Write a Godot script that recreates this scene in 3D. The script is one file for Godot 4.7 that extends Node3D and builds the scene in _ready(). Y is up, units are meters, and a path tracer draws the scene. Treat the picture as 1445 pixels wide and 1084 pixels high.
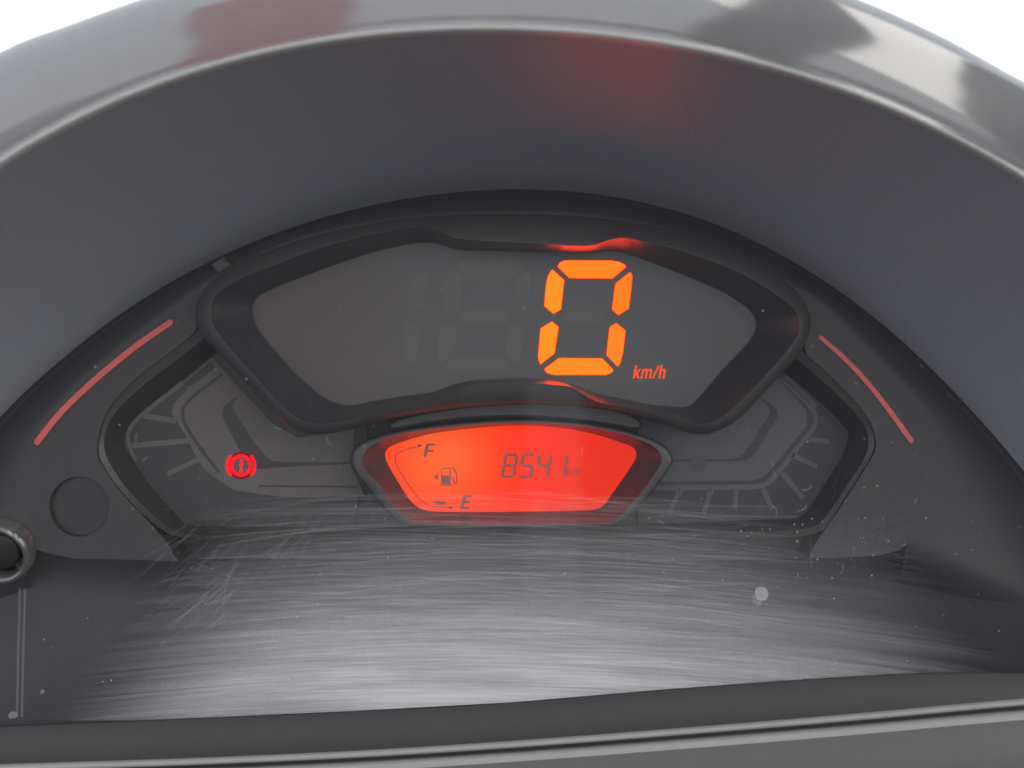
extends Node3D
# A vehicle's instrument cluster seen close up through its scuffed clear lens.
# All shapes below are in millimetres in the cluster's own axes: x right, y up along the dial, z out of the dial towards the rider.
# The whole cluster leans back by LEAN degrees.

const MM := 0.001
const LEAN := -12.0
const EYE := 190.0
const EXPOSURE := 2.2
var rng := RandomNumberGenerator.new()
var M := {}
var lean := Basis(Vector3.RIGHT, deg_to_rad(LEAN))

# ---------------------------------------------------------------- helpers
func V(a: Array) -> PackedVector2Array:
	var o := PackedVector2Array()
	for i in range(0, a.size(), 2):
		o.append(Vector2(a[i], a[i + 1]))
	return o

func W(a: Array) -> PackedVector3Array:
	var o := PackedVector3Array()
	for i in range(0, a.size(), 3):
		o.append(Vector3(a[i], a[i + 1], a[i + 2]))
	return o

func lin(r: float, g: float, b: float, a := 1.0) -> Color:
	var c := Color(r, g, b).linear_to_srgb()
	c.a = a
	return c

func lens_z(y: float) -> float:
	return 36.13 + 0.3778 * y

func up(p: PackedVector2Array, z: float) -> PackedVector3Array:
	var o := PackedVector3Array()
	for q in p:
		o.append(Vector3(q.x, q.y, z))
	return o

func spline2(p: PackedVector2Array, closed: bool, n: int) -> PackedVector2Array:
	var o := PackedVector2Array()
	for q in spline3(up(p, 0), closed, n):
		o.append(Vector2(q.x, q.y))
	return o

# centripetal-like Catmull-Rom through the points, then even steps along its length
func spline3(p: PackedVector3Array, closed: bool, n: int) -> PackedVector3Array:
	var c := p.size()
	var fine := PackedVector3Array()
	var spans := c if closed else c - 1
	for i in spans:
		var a := p[(i - 1 + c) % c] if closed or i > 0 else p[0] * 2.0 - p[1]
		var b := p[i]
		var d := p[(i + 1) % c]
		var e := p[(i + 2) % c] if closed or i < c - 2 else p[c - 1] * 2.0 - p[c - 2]
		var l := b.distance_to(d)
		var m1 := (d - a) * (l / maxf(a.distance_to(b) + l, 1e-6))
		var m2 := (e - b) * (l / maxf(d.distance_to(e) + l, 1e-6))
		for k in 12:
			var t := k / 12.0
			var t2 := t * t
			var t3 := t2 * t
			fine.append(b * (2 * t3 - 3 * t2 + 1) + m1 * (t3 - 2 * t2 + t) + d * (-2 * t3 + 3 * t2) + m2 * (t3 - t2))
	fine.append(p[0] if closed else p[c - 1])
	var total := 0.0
	for i in fine.size() - 1:
		total += fine[i].distance_to(fine[i + 1])
	var o := PackedVector3Array()
	var steps := n if closed else n - 1
	var at := 0
	var run := 0.0
	for k in n:
		var want := total * k / steps
		while at < fine.size() - 2 and run + fine[at].distance_to(fine[at + 1]) < want:
			run += fine[at].distance_to(fine[at + 1])
			at += 1
		var seg := maxf(fine[at].distance_to(fine[at + 1]), 1e-9)
		o.append(fine[at].lerp(fine[at + 1], clampf((want - run) / seg, 0, 1)))
	return o

# the outline met by n rays from a middle point, so that nested outlines match ray for ray
func radial(p: PackedVector2Array, mid: Vector2, n: int, squash := 1.0) -> PackedVector2Array:
	var o := PackedVector2Array()
	for k in n:
		var a := TAU * k / n
		var dir := Vector2(cos(a), sin(a) * squash).normalized()
		var best := 0.0
		for i in p.size():
			var hit = Geometry2D.segment_intersects_segment(mid, mid + dir * 400.0, p[i], p[(i + 1) % p.size()])
			if hit != null:
				best = maxf(best, mid.distance_to(hit))
		o.append(mid + dir * best)
	return o

func mesh_of(v: PackedVector3Array, idx: PackedInt32Array, groups: PackedInt32Array, uv := PackedVector2Array()) -> ArrayMesh:
	# one vote decides the winding: most of the surface shows its front towards the rider
	var vote := 0.0
	for i in range(0, idx.size(), 3):
		var a := v[idx[i]]
		var nn := (v[idx[i + 2]] - a).cross(v[idx[i + 1]] - a)
		vote += nn.dot(Vector3(0, 0, EYE) - a)
	var st := SurfaceTool.new()
	st.begin(Mesh.PRIMITIVE_TRIANGLES)
	for i in range(0, idx.size(), 3):
		st.set_smooth_group(groups[i / 3] if groups.size() else 0)
		for k in ([0, 1, 2] if vote >= 0 else [0, 2, 1]):
			if uv.size():
				st.set_uv(uv[idx[i + k]])
			st.add_vertex(v[idx[i + k]] * MM)
	st.index()
	st.generate_normals()
	return st.commit()

# a sheet laid over successive curves of equal length; strips named in sharp start a new smooth group
func loft(rings: Array, closed: bool, sharp := []) -> ArrayMesh:
	var v := PackedVector3Array()
	var idx := PackedInt32Array()
	var g := PackedInt32Array()
	var n: int = rings[0].size()
	var group := 1
	for r in rings:
		v.append_array(r)
	for r in rings.size() - 1:
		if r in sharp:
			group += 1
		for i in (n if closed else n - 1):
			var j := (i + 1) % n
			var a := r * n + i
			var b := r * n + j
			idx.append_array([a, b, a + n, b, b + n, a + n])
			g.append_array([group, group])
	return mesh_of(v, idx, g)

# a flat piece of the given outline from z to z + thick, with its front edge rounded off by bevel
func slab(p: PackedVector2Array, z: float, thick: float, bevel := 0.0) -> ArrayMesh:
	var poly := p
	if Geometry2D.is_polygon_clockwise(poly):
		poly.reverse()
	var top := poly
	if bevel > 0.0:
		top = PackedVector2Array()
		var c := poly.size()
		for i in c:
			var e1 := (poly[i] - poly[(i - 1 + c) % c]).normalized()
			var e2 := (poly[(i + 1) % c] - poly[i]).normalized()
			var inward := Vector2(-e1.y, e1.x) + Vector2(-e2.y, e2.x)
			top.append(poly[i] + inward.normalized() * minf(bevel / maxf(inward.length() * 0.5, 0.4), bevel * 2.0))
	var v := up(top, z + thick)
	var idx := PackedInt32Array(Geometry2D.triangulate_polygon(top))
	if idx.is_empty():
		push_warning("a slab did not triangulate")
	var g := PackedInt32Array()
	g.resize(idx.size() / 3)
	g.fill(1)
	var n := poly.size()
	var base := v.size()
	v.append_array(up(top, z + thick))
	v.append_array(up(poly, z + thick - bevel))
	v.append_array(up(poly, z))
	for s in 2:
		for i in n:
			var a := base + s * n + i
			var b := base + s * n + (i + 1) % n
			idx.append_array([a, a + n, b, b, a + n, b + n] if true else [])
			g.append_array([2 + s, 2 + s])
	# the front is clockwise in Godot: turn the front face the same way as its walls
	var front := (v[idx[2]] - v[idx[0]]).cross(v[idx[1]] - v[idx[0]]) if idx.size() else Vector3.ZERO
	if front.z < 0:
		for i in range(0, (g.size() - 4 * n) * 3, 3):
			var t := idx[i + 1]
			idx[i + 1] = idx[i + 2]
			idx[i + 2] = t
	# walls: outward is away from the outline's inside
	var a0 := v[base]
	var wall := (v[base + 1] - a0).cross(v[base + n] - a0)
	var e := (poly[1] - poly[0]).normalized()
	if Vector2(wall.x, wall.y).dot(Vector2(e.y, -e.x)) < 0:
		for i in range((g.size() - 4 * n) * 3, idx.size(), 3):
			var t := idx[i + 1]
			idx[i + 1] = idx[i + 2]
			idx[i + 2] = t
	var st := SurfaceTool.new()
	st.begin(Mesh.PRIMITIVE_TRIANGLES)
	for i in range(0, idx.size(), 3):
		st.set_smooth_group(-1 if g[i / 3] == 3 and n < 12 else g[i / 3])
		for k in 3:
			st.set_uv(Vector2(v[idx[i + k]].x, v[idx[i + k]].y) * 0.05)
			st.add_vertex(v[idx[i + k]] * MM)
	st.generate_normals()
	return st.commit()

# the outline of a stroke of the given width along a line
func stroke(line: PackedVector2Array, w0: float, w1 := -1.0, caps := 0) -> PackedVector2Array:
	if w1 < 0:
		w1 = w0
	var left := PackedVector2Array()
	var right := PackedVector2Array()
	var c := line.size()
	for i in c:
		var d := (line[mini(i + 1, c - 1)] - line[maxi(i - 1, 0)]).normalized()
		var s := Vector2(-d.y, d.x) * lerpf(w0, w1, float(i) / (c - 1)) * 0.5
		left.append(line[i] + s)
		right.append(line[i] - s)
	if caps:
		var d := (line[c - 1] - line[c - 2]).normalized()
		for k in range(1, caps):
			var a := PI * 0.5 - PI * k / caps
			left.append(line[c - 1] + (d * cos(a) + Vector2(-d.y, d.x) * sin(a)) * w1 * 0.5)
	right.reverse()
	if caps:
		var d := (line[0] - line[1]).normalized()
		for k in range(1, caps):
			var a := PI * 0.5 - PI * k / caps
			right.append(line[0] + (d * cos(a) + Vector2(-d.y, d.x) * sin(a)) * w0 * 0.5)
	left.append_array(right)
	return left

func ring_arc(c: Vector2, r0: float, r1: float, a0: float, a1: float, n: int) -> PackedVector2Array:
	var o := PackedVector2Array()
	for i in n + 1:
		o.append(c + Vector2.from_angle(lerpf(a0, a1, float(i) / n)) * r1)
	for i in n + 1:
		o.append(c + Vector2.from_angle(lerpf(a1, a0, float(i) / n)) * r0)
	return o

func part(called: String, mesh: Mesh, mat: Material, parent: Node3D) -> MeshInstance3D:
	var o := MeshInstance3D.new()
	o.name = called
	o.mesh = mesh
	o.material_override = mat
	parent.add_child(o, true)
	return o

func group_part(called: String, parent: Node3D) -> Node3D:
	var o := Node3D.new()
	o.name = called
	parent.add_child(o, true)
	return o

func thing(called: String, label: String, category: String) -> Node3D:
	var o := Node3D.new()
	o.name = called
	o.basis = lean
	o.set_meta("label", label)
	o.set_meta("category", category)
	add_child(o, true)
	return o

# lettering: solid letters leaning to the right by slant, their left foot at p
func lettering(text: String, p: Vector2, height: float, z: float, slant: float, bold: bool, squeeze := 1.0) -> ArrayMesh:
	var f := SystemFont.new()
	f.font_names = PackedStringArray(["Droid Sans"])
	f.font_weight = 700 if bold else 400
	var t := TextMesh.new()
	t.text = text
	t.font = f
	t.font_size = 64
	t.pixel_size = 0.01
	t.depth = 0.02
	t.curve_step = 1.0
	var arr := t.get_mesh_arrays()
	var v: PackedVector3Array = arr[Mesh.ARRAY_VERTEX]
	var idx: PackedInt32Array = arr[Mesh.ARRAY_INDEX]
	var lo := Vector3.INF
	var hi := -Vector3.INF
	for q in v:
		lo = lo.min(q)
		hi = hi.max(q)
	var k := height / (hi.y - lo.y)
	var st := SurfaceTool.new()
	st.begin(Mesh.PRIMITIVE_TRIANGLES)
	st.set_smooth_group(-1)
	for i in idx:
		var q := (v[i] - lo) * k
		st.add_vertex(Vector3(p.x + q.x * squeeze + q.y * slant, p.y + q.y, z + q.z) * MM)
	st.generate_normals()
	return st.commit()

# tiny darker moulding flecks
func flecks() -> ImageTexture:
	var r := RandomNumberGenerator.new()
	r.seed = 4
	var im := Image.create(1024, 1024, false, Image.FORMAT_RGB8)
	im.fill(Color.WHITE)
	for k in 2200:
		var g := r.randf_range(0.72, 0.95)
		im.fill_rect(Rect2i(r.randi_range(0, 1019), r.randi_range(0, 1019), r.randi_range(1, 4), r.randi_range(1, 4)), Color(g, g, g))
	return ImageTexture.create_from_image(im)

func noise_tex(size: int, freq: float, seed_: int, lo: float, hi: float, normal := false, strength := 1.0) -> NoiseTexture2D:
	var n := FastNoiseLite.new()
	n.noise_type = FastNoiseLite.TYPE_SIMPLEX_SMOOTH
	n.frequency = freq
	n.fractal_octaves = 4
	n.seed = seed_
	var t := NoiseTexture2D.new()
	t.width = size
	t.height = size
	t.seamless = true
	t.noise = n
	if normal:
		t.as_normal_map = true
		t.bump_strength = strength
	else:
		var r := Gradient.new()
		r.set_color(0, Color(lo, lo, lo))
		r.set_color(1, Color(hi, hi, hi))
		t.color_ramp = r
	return t

func plastic(called: String, r: float, g: float, b: float, rough: float, grain := 0.25, shine := 0.5) -> StandardMaterial3D:
	var m := StandardMaterial3D.new()
	m.resource_name = called
	m.albedo_color = lin(r, g, b)
	m.roughness = rough
	m.metallic_specular = shine
	m.cull_mode = BaseMaterial3D.CULL_DISABLED
	m.uv1_triplanar = true
	m.uv1_scale = Vector3(38, 38, 38)
	m.uv1_offset = Vector3(0.37, 0.11, 0.53)
	m.albedo_texture = M.mottle
	if grain > 0:
		m.normal_enabled = true
		m.normal_texture = M.grain
		m.normal_scale = grain
	M[called] = m
	return m

func glow(called: String, r: float, g: float, b: float) -> StandardMaterial3D:
	var m := StandardMaterial3D.new()
	m.resource_name = called
	m.albedo_color = lin(0.01, 0.005, 0.005)
	m.roughness = 0.6
	m.metallic_specular = 0.1
	m.cull_mode = BaseMaterial3D.CULL_DISABLED
	m.emission_enabled = true
	var top := maxf(r, maxf(g, b))
	m.emission = lin(r / top, g / top, b / top)
	m.emission_energy_multiplier = top / EXPOSURE
	M[called] = m
	return m

func lamp_panel(called: String, parent: Node3D, at: Vector3, size: Vector2, color: Color, energy: float) -> void:
	var l := AreaLight3D.new()
	l.name = called
	l.area_size = size * MM
	l.position = at * MM
	l.rotation.y = PI
	l.light_color = color
	l.light_energy = energy
	l.shadow_enabled = true
	l.set("area_range", 2.0)
	parent.add_child(l, true)

# ---------------------------------------------------------------- scene
func _ready() -> void:
	rng.seed = 20
	var cam := Camera3D.new()
	cam.name = "camera"
	cam.fov = 37.8
	cam.near = 0.01
	cam.far = 100.0
	cam.transform = Transform3D(lean, lean * Vector3(0, 0, EYE * MM))
	var ca := CameraAttributesPhysical.new()
	ca.frustum_focal_length = 35.05
	ca.frustum_focus_distance = 0.179
	ca.exposure_aperture = 13.0
	ca.frustum_near = 0.01
	ca.frustum_far = 100.0
	cam.attributes = ca
	add_child(cam)
	cam.current = true

	var e := Environment.new()
	e.background_mode = Environment.BG_SKY
	var sm := ProceduralSkyMaterial.new()
	sm.sky_top_color = lin(0.72, 0.78, 0.86)
	sm.sky_horizon_color = lin(0.86, 0.87, 0.88)
	sm.sky_curve = 0.12
	sm.ground_bottom_color = lin(0.09, 0.095, 0.105)
	sm.ground_horizon_color = lin(0.36, 0.395, 0.44)
	sm.ground_curve = 0.12
	sm.sun_angle_max = 0.0
	var sky := Sky.new()
	sky.sky_material = sm
	e.sky = sky
	e.tonemap_mode = Environment.TONE_MAPPER_LINEAR
	e.tonemap_exposure = EXPOSURE
	e.sdfgi_enabled = true
	e.ssao_enabled = true
	e.ssil_enabled = true
	var we := WorldEnvironment.new()
	we.name = "daylight"
	we.environment = e
	add_child(we)
	var sun := DirectionalLight3D.new()
	sun.name = "veiled_sun"
	sun.light_energy = 0.5
	sun.light_angular_distance = 60.0
	sun.light_color = Color(1.0, 0.97, 0.92)
	sun.shadow_enabled = true
	sun.sky_mode = DirectionalLight3D.SKY_MODE_LIGHT_ONLY
	sun.rotation_degrees = Vector3(-28, 54, 0)
	add_child(sun)

	materials()
	var c := thing("instrument_cluster", "dark grey plastic instrument cluster with orange digital speed readout behind scuffed clear lens", "instrument cluster")
	housing(c)
	dial_mask(c)
	speed_display(c)
	fuel_display(c)
	gauges(c)
	lens(c)
	dashboard()
	dust()
	behind()

func materials() -> void:
	M.mottle = noise_tex(512, 0.012, 3, 0.955, 1.0)
	M.grain = noise_tex(512, 0.22, 8, 0, 1, true, 2.0)
	plastic("hood_plastic", 0.185, 0.197, 0.22, 0.42, 0.22)
	plastic("rim_plastic", 0.15, 0.15, 0.152, 0.09, 0.0, 0.9)
	plastic("bead_highlight_plastic", 0.34, 0.34, 0.32, 0.32, 0.0)  # edge highlight put into the colour, paler than the rim
	plastic("trough_plastic", 0.019, 0.02, 0.022, 0.6)
	plastic("mask_plastic", 0.0165, 0.0165, 0.0175, 0.55, 0.4)
	plastic("bezel_plastic", 0.031, 0.031, 0.0305, 0.45, 0.5)
	plastic("bezel_slope_plastic", 0.026, 0.028, 0.033, 0.28, 0.3)
	plastic("gauge_dark", 0.018, 0.019, 0.02, 0.6, 0.3)
	plastic("gauge_light", 0.072, 0.066, 0.061, 0.6, 0.3)
	plastic("gauge_light_shaded", 0.056, 0.059, 0.068, 0.6, 0.3)  # gauge print darkened and cooled to paint in the dimmer right side
	plastic("hole_black", 0.009, 0.0095, 0.0105, 0.5)
	plastic("floor_plastic", 0.019, 0.02, 0.0225, 0.5, 0.4)
	plastic("gasket_rubber", 0.014, 0.0142, 0.0135, 0.6, 0.3)
	plastic("panel_plastic", 0.05, 0.05, 0.048, 0.4, 0.4)
	plastic("lip_highlight_plastic", 0.2, 0.2, 0.185, 0.32, 0.1)  # ridges coloured pale to stand in for their sky highlight
	plastic("window_grey", 0.041, 0.042, 0.0405, 0.35, 0.0)
	plastic("ghost_grey", 0.053, 0.052, 0.048, 0.35, 0.0)
	plastic("red_paint", 0.5, 0.075, 0.06, 0.5, 0.2)
	plastic("liquid_crystal", 0.2, 0.085, 0.08, 0.4, 0.0)
	plastic("crystal_dark_and_shadow", 0.13, 0.028, 0.022, 0.5, 0.0)  # dark crystal marks, and painted shadows of segments, letters and level bar
	M.hood_plastic.albedo_texture = flecks()
	M.hood_plastic.uv1_scale = Vector3(13, 13, 13)
	M.window_grey.albedo_texture = null
	M.ghost_grey.albedo_texture = null
	for k in 6:
		glow("orange_glow_%d" % k, 6.0, [0.24, 0.3, 0.215, 0.3, 0.24, 0.275][k], 0.002)
	glow("orange_edge_glow", 0.30, 0.02, 0.002)
	glow("unit_glow", 1.1, 0.09, 0.003)
	glow("brake_glow", 2.0, 0.002, 0.012)
	glow("brake_edge_glow", 0.16, 0.0, 0.003)

func arch_front() -> PackedVector3Array:
	return spline3(W([-125.28, -62.56, 12.5, -121.38, -49.97, 17.25, -115.27, -28.94, 25.2, -103.47, -4.72, 34.35, -84.34, 15.61, 42.03, -65.45, 27.6, 46.56, -55.38, 32.64, 48.46, -45.71, 36.42, 49.89, -36.23, 39.21, 50.94, -27.04, 41.16, 51.68, -17.98, 42.39, 52.15, -9, 43.02, 52.38, -0.04, 43.08, 52.4, 9.01, 42.61, 52.23, 18.02, 41.6, 51.85, 27.12, 40.02, 51.25, 36.37, 37.8, 50.41, 45.9, 34.81, 49.28, 55.63, 30.93, 47.81, 65.74, 25.94, 45.93, 84.17, 14.25, 41.52, 103.23, -5.72, 33.97, 114.69, -26.72, 26.04, 120.63, -45.12, 19.08, 124.47, -57.44, 14.43]), false, 160)

func arch_back(z: float) -> PackedVector2Array:
	var p := V([-116.09, -70.19, -113.7, -54.67, -108.92, -40.35, -99.37, -22.44, -86.24, -5.6, -73.95, 5.75, -61.65, 14.66, -49.24, 21.44, -36.94, 26.43, -24.65, 29.89, -12.35, 32, -0.06, 32.8, 12.35, 32.19, 24.65, 29.97, 36.94, 25.86, 49.24, 19.52, 61.65, 10.7, 73.95, -0.74, 86.24, -14.67, 96.39, -28.41, 103.55, -42.73, 109.52, -54.67, 116.68, -70.19])
	return spline2(p, false, 160)

func mask_edge() -> PackedVector2Array:
	return spline2(V([-89.28, -52.94, -84.66, -33.29, -81.66, -20.57, -80.27, -13.64, -78.3, -8.44, -76.57, -5.78, -70.21, 0.81, -62.7, 7.17, -55.42, 12.83, -48.83, 17.34, -37.27, 23, -25.72, 26.01, -14.16, 27.51, -0.29, 28.09, 12.42, 27.62, 26.29, 24.97, 37.85, 20.46, 49.64, 13.87, 57.5, 6.59, 65.71, -2.31, 68.02, -9.02, 68.36, -20.57, 69.75, -33.29, 74.84, -52.94]), false, 130)

func housing(c: Node3D) -> void:
	# hood: from the dial's surround out to the lens
	var front := arch_front()
	var back := arch_back(1)
	var rings := []
	for k in 9:
		var t := k / 8.0
		var r := PackedVector3Array()
		for i in front.size():
			var b := Vector3(back[i].x, back[i].y, 1.0)
			var q := b.lerp(front[i], t)
			var out := Vector2(q.x, q.y + 30.0).normalized() * (1.6 * sin(PI * t))
			r.append(q + Vector3(out.x, out.y, 0))
		rings.append(r)
	part("hood_wall", loft(rings, false), M.hood_plastic, c)
	# trough between the hood and the dial mask
	var m := mask_edge()
	var inner := spline2(m, false, 160)
	var tr := []
	for q in [[0.0, 1.0], [0.02, 0.2], [0.1, -0.2], [0.22, 0.7], [0.4, 2.9], [0.6, 5.0], [0.8, 6.4], [0.95, 7.0], [1.06, 7.08], [1.14, 7.0]]:
		var r := PackedVector3Array()
		for i in 160:
			var p := back[i].lerp(inner[i], q[0])
			var sink := smoothstep(-27.5, -42.0, inner[i].y)
			r.append(Vector3(p.x, p.y, lerpf(q[1], -3.4, sink)))
		tr.append(r)
	var shell := arch_back(-5.0)
	shell.append_array(V([125.31, -81.04, -129.62, -81.04]))
	part("shell", slab(shell, -7.0, 1.0), M.trough_plastic, c)
	part("surround_trough", loft(tr, false, [2]), M.trough_plastic, c)
	# floor below the dial, coming forward to the lens's lower edge
	var f0 := spline3(W([-116.1, -26.57, -3, -85.63, -26.57, -3, -51.5, -27.79, -3, -0.06, -28.4, -3, 46.02, -28.4, -3, 70.39, -27.79, -3, 109.4, -26.57, -3]), false, 60)
	var f1 := spline3(W([-115.5, -31.29, -2, -85.19, -30.07, -2, -51.23, -30.07, -2, -0.06, -30.07, -2, 45.78, -30.07, -2, 70.03, -30.07, -2, 108.83, -30.07, -2]), false, 60)
	var f2 := spline3(W([-124.29, -56.98, 13.1, -80.24, -54.2, 14.15, -46.75, -52.44, 14.82, -0.06, -49.96, 15.75, 24.89, -47.26, 16.77, 58.46, -44.6, 17.78, 78.5, -44.11, 17.96, 123.53, -43.87, 18.05]), false, 60)
	var fr := [f0, f1]
	for k in 5:
		var r := PackedVector3Array()
		for i in 60:
			var t := (k + 1) / 5.0
			r.append(f1[i].lerp(f2[i], t) - Vector3(0, 3.0 * sin(PI * t), 0))
		fr.append(r)
	part("housing_floor", loft(fr, false), M.floor_plastic, c)
	# rim: a broad rounded moulding with a fine bead along its inner edge
	var outer := spline3(W([-157.94, -65.4, 4.42, -153.14, -52.24, 9.39, -139.63, -16.68, 22.83, -112.8, 12.04, 33.68, -84.59, 32.99, 41.59, -65.98, 43.06, 45.4, -56.09, 46.33, 46.63, -46.41, 49.24, 47.73, -36.82, 51.72, 48.67, -27.48, 53.72, 49.42, -18.26, 55.2, 49.98, -9.13, 56.13, 50.34, -0.04, 56.46, 50.46, 9.13, 56.17, 50.35, 18.26, 55.24, 50, 27.49, 53.61, 49.39, 36.86, 51.27, 48.5, 46.54, 48.17, 47.33, 56.39, 44.3, 45.87, 66.58, 39.58, 44.08, 87.42, 30.82, 40.77, 117.34, 8.17, 32.22, 141.21, -23.36, 20.3, 150.95, -47.17, 11.31, 155.64, -60.05, 6.44]), false, 160)
	var prof := [[0.0, -3.0], [-0.004, -0.7], [0.0, 0.1], [0.01, 0.75], [0.026, 1.0], [0.042, 0.9], [0.055, 0.62], [0.075, 0.55], [0.16, 1.0], [0.28, 1.55], [0.40, 1.95], [0.52, 2.2], [0.64, 2.28], [0.75, 2.15], [0.84, 1.85], [0.92, 1.25], [0.97, 0.5], [1.0, -0.6], [1.0, -3.0], [0.97, -8.0], [0.9, -16.0]]
	var knots := PackedVector3Array()
	for q in prof:
		knots.append(Vector3(q[0] * 13.0, q[1], 0))
	var fine := spline3(knots, false, 200)
	var rr := []
	for f in fine:
		var q := [f.x / 13.0, f.y]
		var r := PackedVector3Array()
		for i in 160:
			r.append(front[i].lerp(outer[i], q[0]) + Vector3(0, 0, q[1]))
		rr.append(r)
	# the bead is a piece of its own: its strips are the first ones of the profile
	var cut := 0
	while fine[cut].x < 0.048 * 13.0:
		cut += 1
	part("rim_bead", loft(rr.slice(0, cut + 1), false), M.bead_highlight_plastic, c)
	part("rim", loft(rr.slice(cut), false), M.rim_plastic, c)

func dial_mask(c: Node3D) -> void:
	# back plate that carries both gauges
	part("back_plate", slab(spline2(V([-84.08, -21.43, -81.56, -9.63, -72.77, -0.36, -56.88, 12.28, -36.41, 21.91, -0.06, 26.72, 38.22, 18.9, 51.46, 12.28, 67.11, -3.37, 70.24, -21.43, 67.71, -28.05, -0.06, -29.85, -79.75, -29.25]), false, 90), -1.6, 1.0), M.mask_plastic, c)
	# raised mask left and right of the openings
	var left_opening := V([-37.07, 24.37, -48.57, 18.05, -51.44, 8.51, -56.27, 4.83, -61.32, 1.03, -65.81, -3.68, -67.3, -7.24, -67.88, -11.26, -66.96, -13.33, -64.43, -17.13, -56.27, -25.75, -54.31, -29.66, -0.06, -29.66, -0.06, 27.82])
	var right_opening := V([-0.06, 27.82, 37.65, 18.62, 47.53, 11.72, 47.53, 5.17, 50.29, 2.87, 53.74, -0.34, 57.42, -4.37, 59.26, -7.82, 59.49, -10.92, 52.59, -21.73, 49.14, -26.44, 47.99, -29.66, -0.06, -29.66])
	var left := V([-0.06, 27.93])
	var edge := mask_edge()
	var lo := PackedVector2Array()
	var ro := PackedVector2Array()
	for q in edge:
		if q.y < -20.8:
			continue
		if q.x <= 0:
			lo.append(q)
		else:
			ro.append(q)
	lo.append_array(V([-0.06, 28.09, -0.06, 26.58, -0.06, -28.89, -54.61, -28.89, -71.95, -28.43, -78.3, -26.93]))
	ro.append_array(V([66.75, -23.46, 65.36, -25.66, 63.05, -27.16, 59.81, -27.97, 54.03, -28.32, -0.06, -28.89, -0.06, 26.58]))
	var hole := spline_corner(left_opening)
	var got := Geometry2D.clip_polygons(lo, hole)
	var spot := V([-70.64, -20])
	var recess := PackedVector2Array()
	for i in 40:
		recess.append(spot[0] + Vector2.from_angle(TAU * i / 40.0) * 4.9)
	var n := 0
	for g in got:
		if absf(area(g)) < 60.0 or Geometry2D.is_polygon_clockwise(g):
			continue
		# the round recess is cut through, in two steps so that each piece stays one outline
		var cut := PackedVector2Array([Vector2(-200, spot[0].y), Vector2(200, spot[0].y), Vector2(200, 200), Vector2(-200, 200)])
		var halves := Geometry2D.intersect_polygons(g, cut)
		halves.append_array(Geometry2D.clip_polygons(g, cut))
		for h in halves:
			for w in Geometry2D.clip_polygons(h, recess):
				if absf(area(w)) > 5.0:
					part("mask_panel", slab(w, -1.0, 8.0, 0.0), M.mask_plastic, c)
		n += 1
	var cup := []
	for q in [[1.0, 7.0], [0.985, 6.9], [0.975, 6.0], [0.0, 5.9]]:
		var r := PackedVector3Array()
		for p in recess:
			var s: Vector2 = spot[0] + (p - spot[0]) * q[0]
			r.append(Vector3(s.x, s.y, q[1]))
		cup.append(r)
	part("round_recess", loft(cup, true, [2]), M.hole_black, c)
	for g in Geometry2D.clip_polygons(ro, spline_corner(right_opening)):
		if absf(area(g)) > 60.0 and not Geometry2D.is_polygon_clockwise(g):
			part("mask_panel", slab(g, -1.0, 8.0, 0.0), M.mask_plastic, c)
	# sloping walls from the mask down to the gauges
	var lw0 := spline3(W([-48.83, 10.63, 7.02, -51.72, 8.55, 7.02, -56.57, 4.85, 7.02, -61.65, 1.04, 7.02, -66.16, -3.7, 7.02, -67.66, -7.28, 7.02, -68.24, -11.33, 7.02, -67.32, -13.41, 7.02, -64.77, -17.22, 7.02, -56.57, -24.27, 7.02, -54.14, -24.96, 7.02, -48.83, -25.19, 7.02, -25.71, -25.19, 7.02, -0.06, -25.19, 7.02]), false, 130)
	var lw2 := spline3(W([-47.1, 7.44, 0, -50.82, 4.68, 0, -54.06, 2.04, 0, -57.42, -0.6, 0, -63.06, -5.16, 0, -65.34, -7.92, 0, -65.82, -10.32, 0, -63.9, -13.56, 0, -61.38, -17.04, 0, -55.98, -23.16, 0, -54.3, -24, 0, -49.5, -24.24, 0, -26.7, -24.24, 0, -0.06, -24.24, 0]), false, 130)
	var lw1 := between(lw0, lw2, 0.42, 5.6)
	part("gauge_chamfer", loft([between(lw0, lw2, -0.05, 5.5), between(lw0, lw2, 0.0, 6.6), lw1], false, [1]), M.bezel_plastic, c)
	part("gauge_wall", loft([lw1, lw2], false), M.mask_plastic, c)
	var rw0 := spline3(W([43.63, 8.32, 7.02, 47.79, 5.2, 7.02, 50.56, 2.89, 7.02, 54.03, -0.35, 7.02, 57.73, -4.39, 7.02, 59.57, -7.86, 7.02, 59.81, -10.98, 7.02, 56.92, -15.95, 7.02, 52.87, -21.84, 7.02, 51.02, -23.81, 7.02, 48.25, -24.73, 7.02, 43.63, -25.08, 7.02, 20.51, -25.19, 7.02, -0.06, -25.19, 7.02]), false, 130)
	var rw2 := spline3(W([41.7, 6, 0, 45.3, 2.64, 0, 48.3, 0.24, 0, 51.54, -2.52, 0, 55.86, -6.72, 0, 57.06, -8.64, 0, 55.98, -12.36, 0, 53.46, -16.2, 0, 49.98, -21.6, 0, 48.54, -22.68, 0, 45.9, -22.92, 0, 40.5, -23.04, 0, 21.3, -23.76, 0, -0.06, -24.24, 0]), false, 130)
	var rw1 := between(rw0, rw2, 0.42, 5.6)
	part("gauge_chamfer", loft([between(rw0, rw2, -0.05, 5.5), between(rw0, rw2, 0.0, 6.6), rw1], false, [1]), M.bezel_plastic, c)
	part("gauge_wall", loft([rw1, rw2], false), M.mask_plastic, c)
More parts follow.
